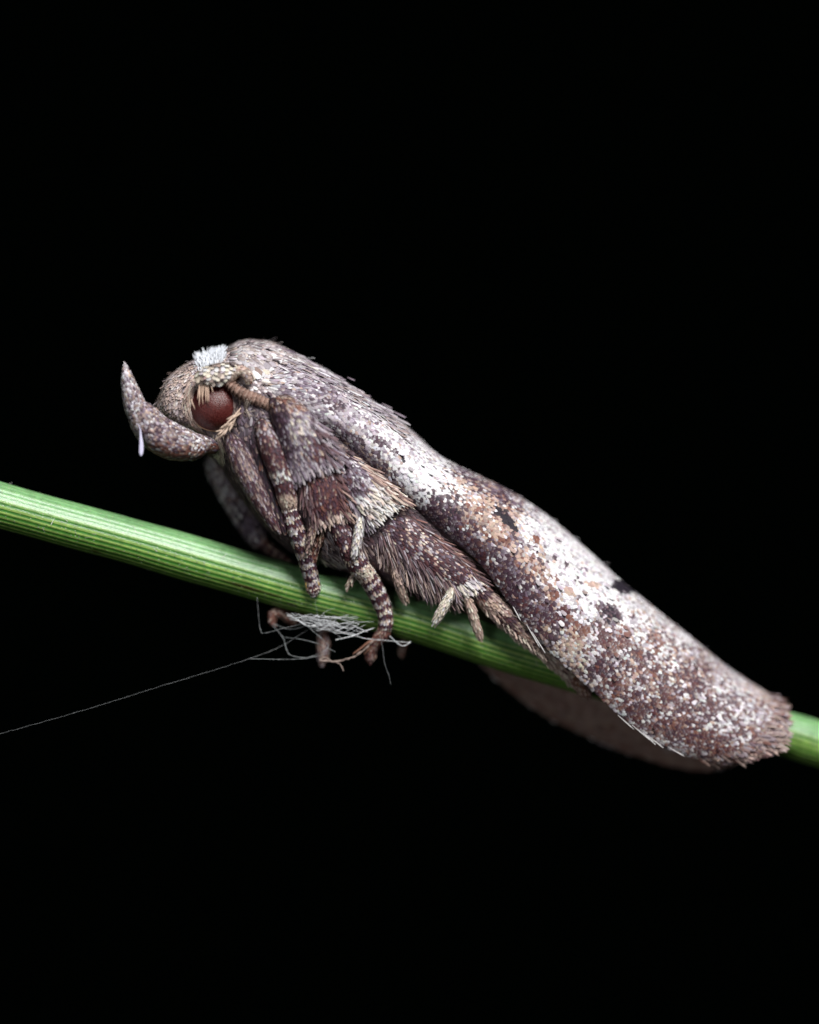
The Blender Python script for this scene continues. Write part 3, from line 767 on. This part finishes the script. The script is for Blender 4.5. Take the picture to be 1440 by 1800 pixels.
# ---- near hind leg
hind = empty('hind_leg', moth); hind['label'] = 'shaggy hind leg with a white scale tuft and pale spurs below the wing'
def w_tuft(u, v, x, y, n):
    w = weights(n, G=1.4, P=1.4, L=1.2, M=.5, W=.4); e = np.clip(((x - 600) * .62 + (y - 820) * .78 - 42) / 36, 0, 1)
    w[:, W_] += 4 * e; w[:, T_] += .8 * e; w[:, C_] += 3 * e * np.clip((x - 640) / 30, 0, 1); w[:, L_] += 1.4 * e; return w
G = tube_pairs(rel([(588, 812, 606, 796, -.98, .1), (594, 840, 632, 812, -1.02, .2), (604, 872, 660, 834, -1.04, .24), (622, 900, 684, 856, -1.03, .22), (642, 916, 702, 872, -1.0, .16)]), 50, 56)
ex = [fur(G, .25, .25, 3.6, 3.2, (20, 34), (2.2, 3.6), lambda u: 42, dict(W=3, C=2, L=.8, T=.4), .1, .84, 1.0, 15),
      fur(G, .22, .2, 5, 4, (18, 30), (2.4, 3.6), lambda u: 36, dict(W=2.0, C=2.0, T=.9, L=.8), .2, .6, .9, 14),
      fur(G, .0, .13, 6, 3.2, (30, 52), (1.8, 3), 34, dict(R=1, T=1.2, P=.7, M=.8, C=.6), .1, .0, 1.0, 7),
      fur(G, .5, .12, 6, 4, (24, 40), (2.6, 4), 70, dict(G=1.4, L=1.4, P=.8), .1, .3, 1.0, 9)]
scaled('femur', G, hind, 5.2, 4.2, lambda u: 13 + 6 * u, 4.6, w_tuft, lift=.16, extra=ex)
spur(hind, [(634, 905, -1.12, 5), (632, 925, -1.16, 7.5), (629, 948, -1.16, 8), (625, 968, -1.14, 5.5), (623, 977, -1.12, 1.5)], dict(W=1.2, C=1.2, L=.6, T=.3))
def w_htib(u, v, x, y, n):
    w = weights(n, P=2.0, M=1.8, G=.8, L=.8, T=.55, W=.2, C=.3); k = vnoise(x / 9, y / 9, 51)[:, None]
    w[:, [P_, M_, G_]] *= .3 + 1.5 * k; e = np.clip((u - .80) / .16, 0, 1); w[:, C_] += 2.4 * e; w[:, L_] += 1.4 * e; w[:, T_] += 1.0 * e; return w
G = tube_pairs(rel([(640, 925, 690, 880, -.72, .2), (668, 955, 728, 908, -.76, .28), (705, 992, 765, 940, -.78, .3), (742, 1016, 800, 968, -.78, .28), (778, 1034, 828, 996, -.76, .24), (802, 1044, 846, 1020, -.74, .18)]), 70, 60)
ex = [fur(G, .25, .25, 3.6, 3.2, (20, 32), (2.6, 4.2), 44, dict(L=1.6, W=1.2, C=1.4, G=.5), .1, .90, 1.0, 13),
      fur(G, .5, .12, 5, 2.8, (30, 62), (1.3, 2.4), lambda u: 78 - 16 * u, dict(B=1.2, L=.7, T=.6, P=1.2, M=.6, C=.4), .08, .02, .92, 8),
      fur(G, .42, .12, 6, 3.4, (26, 44), (1.8, 3), lambda u: 72 - 16 * u, dict(P=1.4, M=1, L=.6, B=.8), .1, .05, .9, 8),
      fur(G, .98, .12, 5, 3.0, (24, 46), (1.6, 2.8), lambda u: 30 + 6 * u, dict(R=1, P=1.1, M=1, T=.5, L=.35), .1, .0, 1.0, 8)]
scaled('tibia', G, hind, 5.2, 4.2, lambda u: 13 + 3 * u, 4.6, w_htib, lift=.18, extra=ex)
spur(hind, [(796, 1034, -.98, 5), (790, 1048, -1.0, 8), (780, 1068, -.98, 8.5), (770, 1086, -.9, 6), (765, 1096, -.86, 1.5)], dict(W=.7, C=2.2), 'thick cream white spur')
spur(hind, [(818, 1044, -.84, 5), (826, 1064, -.84, 7.5), (834, 1090, -.8, 7.5), (841, 1112, -.74, 5), (844, 1122, -.7, 1.5)], dict(T=2.2, B=.8, C=.9))
spur(hind, [(690, 990, -.8, 6), (697, 1012, -.82, 8), (705, 1036, -.74, 7.5), (711, 1052, -.66, 5), (713, 1058, -.62, 1.5)], dict(T=2.0, B=1.0, C=.5))
def w_htar(u, v, x, y, n):
    w = weights(n, B=1.4, T=1.6, R=.5, C=.5, P=.3); k = vnoise(x / 12, y / 12, 61); w[:, P_] += 3 * (k > .6); w[:, M_] += 1.5 * (k > .6)
    e = np.clip((y - 1135) / 25, 0, 1); w[:, T_] += 3 * e; w[:, C_] += 2.5 * e; return w
G = tube_round(rel([(836, 1030, -.7, 14), (862, 1056, -.72, 18), (897, 1086, -.72, 18), (938, 1122, -.68, 16), (974, 1156, -.6, 13), (996, 1180, -.54, 10), (1006, 1192, -.5, 7), (1012, 1199, -.48, 3)]), 70, 30)
ex = [fur(G, .5, .16, 5, 3.2, (14, 26), (1.6, 2.8), lambda u: 58 - 6 * u, dict(T=1.6, C=1.2, B=1, P=.3), .1, .1, 1.0, 8)]
scaled('tarsus', G, hind, 5, 4.4, 14, 4.2, w_htar, lift=.28, extra=ex)
G = tube_round(rel([(1006, 1192, -.56, 7), (1018, 1206, -.58, 9), (1030, 1219, -.58, 9), (1037, 1227, -.56, 3)]), 20, 16)
scaled('foot', G, hind, 4.4, 4, 8, 4, lambda u, v, x, y, n: weights(n, R=1.0, T=1.4), lift=.2, base=(.3, .13, .05))

# ---- wings
PAIRS_T = [(462, 640), (500, 628), (560, 646), (620, 684), (675, 722), (725, 762), (773, 804), (840, 838), (900, 868), (960, 908), (1023, 961), (1085, 1018), (1152, 1073), (1215, 1123), (1277, 1173), (1336, 1212), (1366, 1230)]
NEAR_B = [(480, 706), (522, 738), (580, 766), (632, 800), (680, 845), (722, 882), (760, 915), (800, 951), (840, 985), (880, 1036), (925, 1098), (975, 1152), (1035, 1207), (1090, 1257), (1150, 1303), (1212, 1330), (1256, 1342)]
FAR_B = [(480, 800), (520, 860), (580, 920), (632, 980), (690, 1030), (730, 1060), (770, 1090), (800, 1120), (830, 1152), (860, 1183), (905, 1222), (968, 1264), (1040, 1298), (1110, 1326), (1180, 1347), (1230, 1355), (1258, 1352)]
BULGE = [0] * 13 + [4, 18, 40, 60]

def wing_grid(B, A, phi0, phi1, sign, bulge, y0=0., nu=150, nv=64):
    T = spline(PAIRS_T, nu); Bs = spline(B, nu); bu = spline([[b, b] for b in bulge], nu)[:, :1]; As = spline([[a, a] for a in A], nu)[:, :1]
    ph = np.linspace(math.radians(phi0), math.radians(phi1), nv)[None]
    f = (1 - np.sin(ph)) / (1 - math.sin(math.radians(phi1)))
    ax = unit(np.gradient((T + Bs) / 2, axis=0))
    px = T[:, :1] + (Bs[:, :1] - T[:, :1]) * f + ax[:, :1] * bu * 4 * f * (1 - f)
    py = T[:, 1:] + (Bs[:, 1:] - T[:, 1:]) * f + ax[:, 1:] * bu * 4 * f * (1 - f)
    y = yc(px) + y0 - sign * As * np.cos(ph)
    return world_of(px, py, y)

def sheet(name, G, parent, c, thick=0.02):
    nu, nv = G.shape[:2]
    du = np.gradient(G, axis=0); dv = np.gradient(G, axis=1); N = unit(np.cross(du, dv))
    if np.sum(N * (G - G.mean(1, keepdims=True))) < 0: N = -N
    V = np.concatenate([G.reshape(-1, 3), (G - N * thick).reshape(-1, 3)]); m = nu * nv
    F = grid_faces(nu, nv, False); F2 = F[:, ::-1] + m
    e = [np.array([[a, b, b + m, a + m] for a, b in zip(r[:-1], r[1:])]) for r in
         (np.arange(nv), np.arange(nv) + (nu - 1) * nv, np.arange(nu) * nv, np.arange(nu) * nv + nv - 1)]
    return make_mesh(name, V, np.vstack([F, F2] + e), np.broadcast_to(np.array(c, float), V.shape), M_SCALE, parent)

A_NEAR = [1.02, 1.08, 1.14, 1.18, 1.2, 1.2, 1.2, 1.2, 1.2, 1.2, 1.18, 1.16, 1.12, 1.08, 1.02, .96, .92]
GN = wing_grid(NEAR_B, A_NEAR, 108, -34, 1, BULGE)
near = sheet('fore_wing', GN, moth, (.16, .11, .10))
near['label'] = 'near wing with white band, dark spots and brown mottled end'

def near_wing_cover():
    s = scatter(GN, False, 4.9, 4.8, .16)
    x, y = plan_of(s['P']); n = len(x)
    u = s['u']
    w = wing_pigment(x, y)
    cb, k = mottle(w, n, .10, 1.25, .14)
    ct = np.clip(cb * 1.12 + .015, 0, .85)
    dk = np.isin(k, (G_, P_, M_, R_, B_))
    spk = dk & (rng.uniform(0, 1, n) < np.where(x > 1030, .75, .5))
    mixc = rng.uniform(.25, .75, (n, 1)); tipc = PAL[rng.choice([W_, L_, T_, L_], n)]
    ct[spk] = (ct * (1 - mixc) + tipc * mixc)[spk]
    pale = (k == W_) & (rng.uniform(0, 1, n) < .25); ct[pale] *= .86
    big = np.clip(1.06 - .30 * np.clip((u - .72) / .25, 0, 1), .5, 2)
    s['d'] = unit(s['d'] + rng.normal(0, .06, (n, 3)))
    Lr = 11.0 * big * rng.uniform(.88, 1.15, n); Wr = 6.3 * big * rng.uniform(.82, 1.15, n)
    bs = np.clip((.17 - u) / .1, 0, 1); Lr *= 1 + .5 * bs; Wr *= 1 - .3 * bs          # hair-like at the root
    lift = .17 + rng.uniform(0, .08, n); stray = rng.uniform(0, 1, n) < .006; lift[stray] = rng.uniform(.35, .8, stray.sum())
    area_ = Lr * Wr * np.clip(-s['N'][:, 1], 0, 1) * (~stray)
    hidden = (x < 640) & (y > 690 + .9 * (x - 470) - 30)
    area_[hidden] = 0
    top = np.argsort(-area_)[:300]
    V, F, C = scales(s, Lr, Wr, cb, ct, lift, .6, .045, .02, .8)
    V = V.reshape(n, 12, 3); C = C.reshape(n, 12, 3)
    rest = np.setdiff1d(np.arange(n), top)
    parts = [(V[rest].reshape(-1, 3), (TF[None] + 12 * np.arange(len(rest))[:, None, None]).reshape(-1, 4), C[rest].reshape(-1, 3))]
    o = make_mesh('scale_cover', *parts[0], M_SCALE, near); o['kind'] = 'stuff'
    for i in top:
        make_mesh('scale', V[i], TF, C[i], M_SCALE, near)
    # fringe along the end and the lower edge
    fr = []
    s = scatter(GN, False, 2.6, 3.4, .5, .965, 1.0)
    n = len(s['P']); s['N'] = unit(s['N'] + rng.normal(0, .25, (n, 3))); s['d'] = unit(s['d'] + rng.normal(0, .14, (n, 3)))
    cb, _ = mottle(weights(n, M=.7, R=.7, B=2.0, T=.5, L=.7, G=.6), n)
    cl = vnoise(s['v'] * 26, 0 * s['v'], 91)
    fr.append(scales(s, rng.uniform(.8, 1.2, n) * (9 + 19 * cl), rng.uniform(3.5, 6, n), cb, np.clip(cb * 1.15, 0, .8), rng.uniform(-.05, .2, n), .5, .05, .05))
    s = scatter(GN, False, 5.5, 5, .5, .30, .97); s = pick(s, (s['v'] > .965) & (rng.uniform(0, 1, len(s['v'])) < .6)); n = len(s['P']); x, y = plan_of(s['P'])
    s['d'] = unit(dirs2d(np.full(n, 58.) - 22 * np.clip((x - 1080) / 120, 0, 1) + rng.normal(0, 7, n)))
    cb, _ = mottle(weights(n, L=1.0, W=.3, B=1.0, P=1.2, M=.8), n)
    fr.append(scales(s, rng.uniform(10, 22, n), rng.uniform(2, 3.6, n), cb, np.clip(cb * 1.2 + .05, 0, .85), .02, .2, .05, .03))
    for (x0, y0, a, l) in ((930, 1105, 60, 40), (940, 1118, 58, 42), (1092, 1262, 42, 34), (1118, 1280, 40, 40), (1135, 1292, 44, 30), (1145, 1298, 38, 34), (1180, 1316, 30, 32), (900, 1062, 62, 40)):
        s1 = dict(P=world_of([x0], [y0], yc([x0]) - 1.02), N=np.array([[0, -1., 0]]), d=dirs2d(np.array([a])))
        fr.append(scales(s1, l, 1.5, np.array([[.66, .64, .64]]), None, -.02, 1, .0))
    V, F, C = join(fr)
    o = make_mesh('fringe', V, F, C, M_HAIR, near); o['kind'] = 'stuff'
near_wing_cover()

A_FAR = [1.0, 1.06, 1.1, 1.15, 1.18, 1.2, 1.2, 1.2, 1.2, 1.2, 1.18, 1.14, 1.1, 1.04, .98, .92, .88]
GF = wing_grid(FAR_B, A_FAR, 90, -30, -1, [b * .55 for b in BULGE], .03)
farw = sheet('fore_wing', GF, moth, (.20, .12, .09))
farw['label'] = 'brown inner face of the far wing hanging below the stem'
def far_wing_cover():
    parts = []
    s = scatter(GF, False, 8.5, 8, .35); x, y = plan_of(s['P']); n = len(x)
    cb, k = mottle(wing_pigment(x, y - 60 * s['v']), n, .12)
    parts.append(scales(s, 16, 10, cb, None, .14, .6, .04))
    s = scatter(GF, False, 9, 8, .35); s = pick(s, s['v'] > .35); n = len(s['P']); s['N'] = -s['N']; s['P'] = s['P'] + s['N'] * .02
    cb, k = mottle(weights(n, B=2.0, T=1.0, R=1.2), n, .06, 1., .6)
    parts.append(scales(s, 17, 10, cb, None, .1, .6, .03))
    V, F, C = join(parts)
    o = make_mesh('scale_cover', V, F, C, M_SCALE, farw); o['kind'] = 'stuff'
far_wing_cover()

# back of the thorax: long narrow scales that stand off the ridge
def ridge_hair():
    parts = []
    T = spline(PAIRS_T, 200)
    pos = np.array([[548, 636, 40, 26], [556, 642, 60, 20], [520, 622, 20, 24], [572, 652, 30, 20], [500, 613, 22, 26], [470, 606, 20, 22], [636, 694, 10, 20], [668, 722, -70, 14], [690, 736, 5, 18], [540, 632, 36, 30], [600, 674, 34, 26], [760, 796, 20, 18], [578, 655, 40, 16]], float)
    P = world_of(pos[:, 0], pos[:, 1], yc(pos[:, 0]) - .3); n = len(pos)
    s = dict(P=P, N=np.tile([0, -.4, 1.], (n, 1)), d=dirs2d(pos[:, 2]))
    s['N'] = unit(s['N'])
    d = s['d']; s['N'] = unit(np.cross(np.cross(d, [0, -1., 0]), d))
    parts.append(scales(s, pos[:, 3], 3.0, PAL[rng.choice([L_, W_, B_, G_], n)], None, .02, 1))
    n = 130
    i = rng.integers(10, 60, n); px = T[i, 0] + rng.normal(0, 5, n); py = T[i, 1] + rng.uniform(-4, 22, n)
    cb, _ = mottle(weights(n, L=1.5, G=1, B=.8, W=.6), n)
    P = world_of(px, py, yc(px) - .45 - .02 * (py - T[i, 1])); s = dict(P=P, N=np.tile(unit(np.array([.3, -.7, .7])), (n, 1)), d=dirs2d(rng.normal(36, 5, n)))
    parts.append(scales(s, rng.uniform(14, 26, n), rng.uniform(2.6, 4.4, n), cb, None, .1, 3))
    V, F, C = join(parts)
    o = make_mesh('ridge_hair', V, F, C, M_HAIR, body); o['kind'] = 'stuff'
ridge_hair()

# ------------------------------------------------------------------ silk and loose scales
def strand(pts, r, name, parent=None, mat=M_SILK, wob=0.0, n=60):
    p = spline(np.array(pts, float), n)
    p[:, :2] += wob * np.stack([vnoise(np.arange(n) * .35, np.full(n, pts[0][0] * .1), 71) - .5, vnoise(np.arange(n) * .35, np.full(n, pts[0][1] * .1), 72) - .5], 1)
    rr = r * (.45 + 1.0 * vnoise(np.arange(n) * .6, np.full(n, pts[0][0]), 73))
    return make_mesh(name, *grid_part(capped(tube_round(np.column_stack([p, rr]), n, 6)), True, (.6, .6, .6)), mat, parent)
o = strand([(-60, 1308, -.75), (0, 1290, -.72), (65, 1272, -.7), (165, 1243, -.65), (270, 1210, -.6), (360, 1183, -.56), (438, 1158, -.52), (490, 1138, -.3), (540, 1108, -.34)], .15, 'silk_thread', mat=M_FINE, wob=1.2, n=160)
o['label'] = 'long single silk thread slanting away below the stem'; o['category'] = 'silk thread'; o['group'] = 'loose silk threads'
o = strand([(452, 1050, -.38), (455, 1085, -.36), (458, 1107, -.4), (465, 1113, -.42), (500, 1104, -.42), (545, 1094, -.38)], .26, 'silk_thread', mat=M_FINE, n=60)
o['label'] = 'fine bent silk thread hanging from the stem in front of the foot'; o['category'] = 'silk thread'; o['group'] = 'loose silk threads'
o = strand([(668, 1118, -.42), (673, 1140, -.4), (676, 1165, -.4), (684, 1188, -.4), (687, 1204, -.4)], .26, 'silk_thread', mat=M_FINE, n=50)
o['label'] = 'short silk thread dangling below the banded middle foot'; o['category'] = 'silk thread'; o['group'] = 'loose silk threads'
tangle = empty('silk_tangle')
tangle['label'] = 'white tangle of spider silk stuck under the stem between the feet'; tangle['category'] = 'cobweb'
S = lambda pts, r=.55, **k: strand(pts, r, 'strand', tangle, **k)
S([(478, 1098, -.2), (497, 1120, -.3), (504, 1142, -.35), (512, 1152, -.38), (538, 1156, -.4), (562, 1148, -.4), (577, 1137, -.4), (572, 1128, -.4), (545, 1105, -.4), (533, 1094, -.38)], .4, mat=M_FINE)
S([(438, 1158, -.5), (500, 1159, -.45), (540, 1157, -.42), (580, 1148, -.4)], .3, mat=M_FINE)
S([(505, 1082, -.3), (520, 1088, -.4), (540, 1100, -.42), (556, 1100, -.42)], 1.2)
for k in range(20):
    t = rng.uniform(); x0 = 505 + 60 * rng.uniform() ** 1.3; y0 = 1082 + .17 * (x0 - 505) + rng.normal(0, 5)
    l = rng.uniform(45, 120); x1 = min(x0 + l, 662); y1 = y0 + .16 * (x1 - x0) + rng.normal(0, 13)
    dpt = -.36 - .12 * rng.uniform()
    S([(x0, y0, dpt), ((x0 + x1) / 2, (y0 + y1) / 2 + rng.normal(2, 3), dpt - .04), (x1, y1, dpt + .03)], rng.uniform(.16, .42), wob=6, n=24)
for k in range(16):
    x0 = rng.uniform(555, 640); y0 = 1096 + .12 * (x0 - 555) + rng.normal(0, 4); sl = rng.choice([-1, 1])
    S([(x0 - 16, y0 + 8 * sl, -.44), (x0, y0 + 2 * sl, -.46), (x0 + 18, y0 - 8 * sl, -.44)], rng.uniform(.2, .45), wob=4, n=16)
S([(590, 1125, -.4), (620, 1118, -.44), (640, 1110, -.44), (658, 1104, -.4)], .9)
S([(600, 1112, -.4), (640, 1122, -.42), (680, 1126, -.4), (722, 1130, -.3)], .5)
S([(685, 1118, -.4), (702, 1133, -.42), (712, 1135, -.42), (722, 1128, -.4)], .7)
S([(552, 1042, -.47), (555, 1060, -.44), (559, 1084, -.4)], .25, mat=M_FINE)
S([(500, 1120, -.3), (530, 1124, -.36), (560, 1132, -.4), (590, 1146, -.4)], .3, mat=M_FINE)
S([(480, 1096, -.2), (510, 1106, -.3), (545, 1098, -.36)], .3, mat=M_FINE)
S([(562, 1160, -.36), (580, 1163, -.36), (604, 1160, -.36), (622, 1154, -.36), (640, 1142, -.36), (656, 1128, -.34)], 1.7, mat=M_DUSTY, wob=2)
S([(585, 1163, -.36), (598, 1168, -.36), (604, 1180, -.36)], 1.0, mat=M_DUSTY)
S([(562, 1160, -.36), (572, 1156, -.36), (585, 1164, -.36)], 1.6, mat=M_DUSTY)

def loose(name, pts, r, c, label, parent=None, flat=.4):
    G = capped(tube_round(np.column_stack([np.array(pts, float), r]), 26, 14, flat))
    o = make_mesh(name, *grid_part(G, True, c), M_HAIR)
    o['label'] = label; o['category'] = 'loose scale'
    return o
loose('loose_scale', [(240, 744, -1.5), (246, 752, -1.5), (247.5, 768, -1.5), (248.5, 784, -1.5), (248, 796, -1.5), (248, 802, -1.5)], [.5, .8, 2.2, 3.8, 3.6, .8], (.62, .60, .78), 'pale lilac shed scale hanging from the upturned palp')
P, N = on_body([469], [672])
yy = float(P[0, 1]) - .14
loose('loose_scale', [(460, 670, yy), (464, 670, yy), (470, 671, yy), (476, 672.5, yy)], [1, 3.2, 3.4, .8], (.78, .74, .68), 'small cream shed scale lying by the wing root')
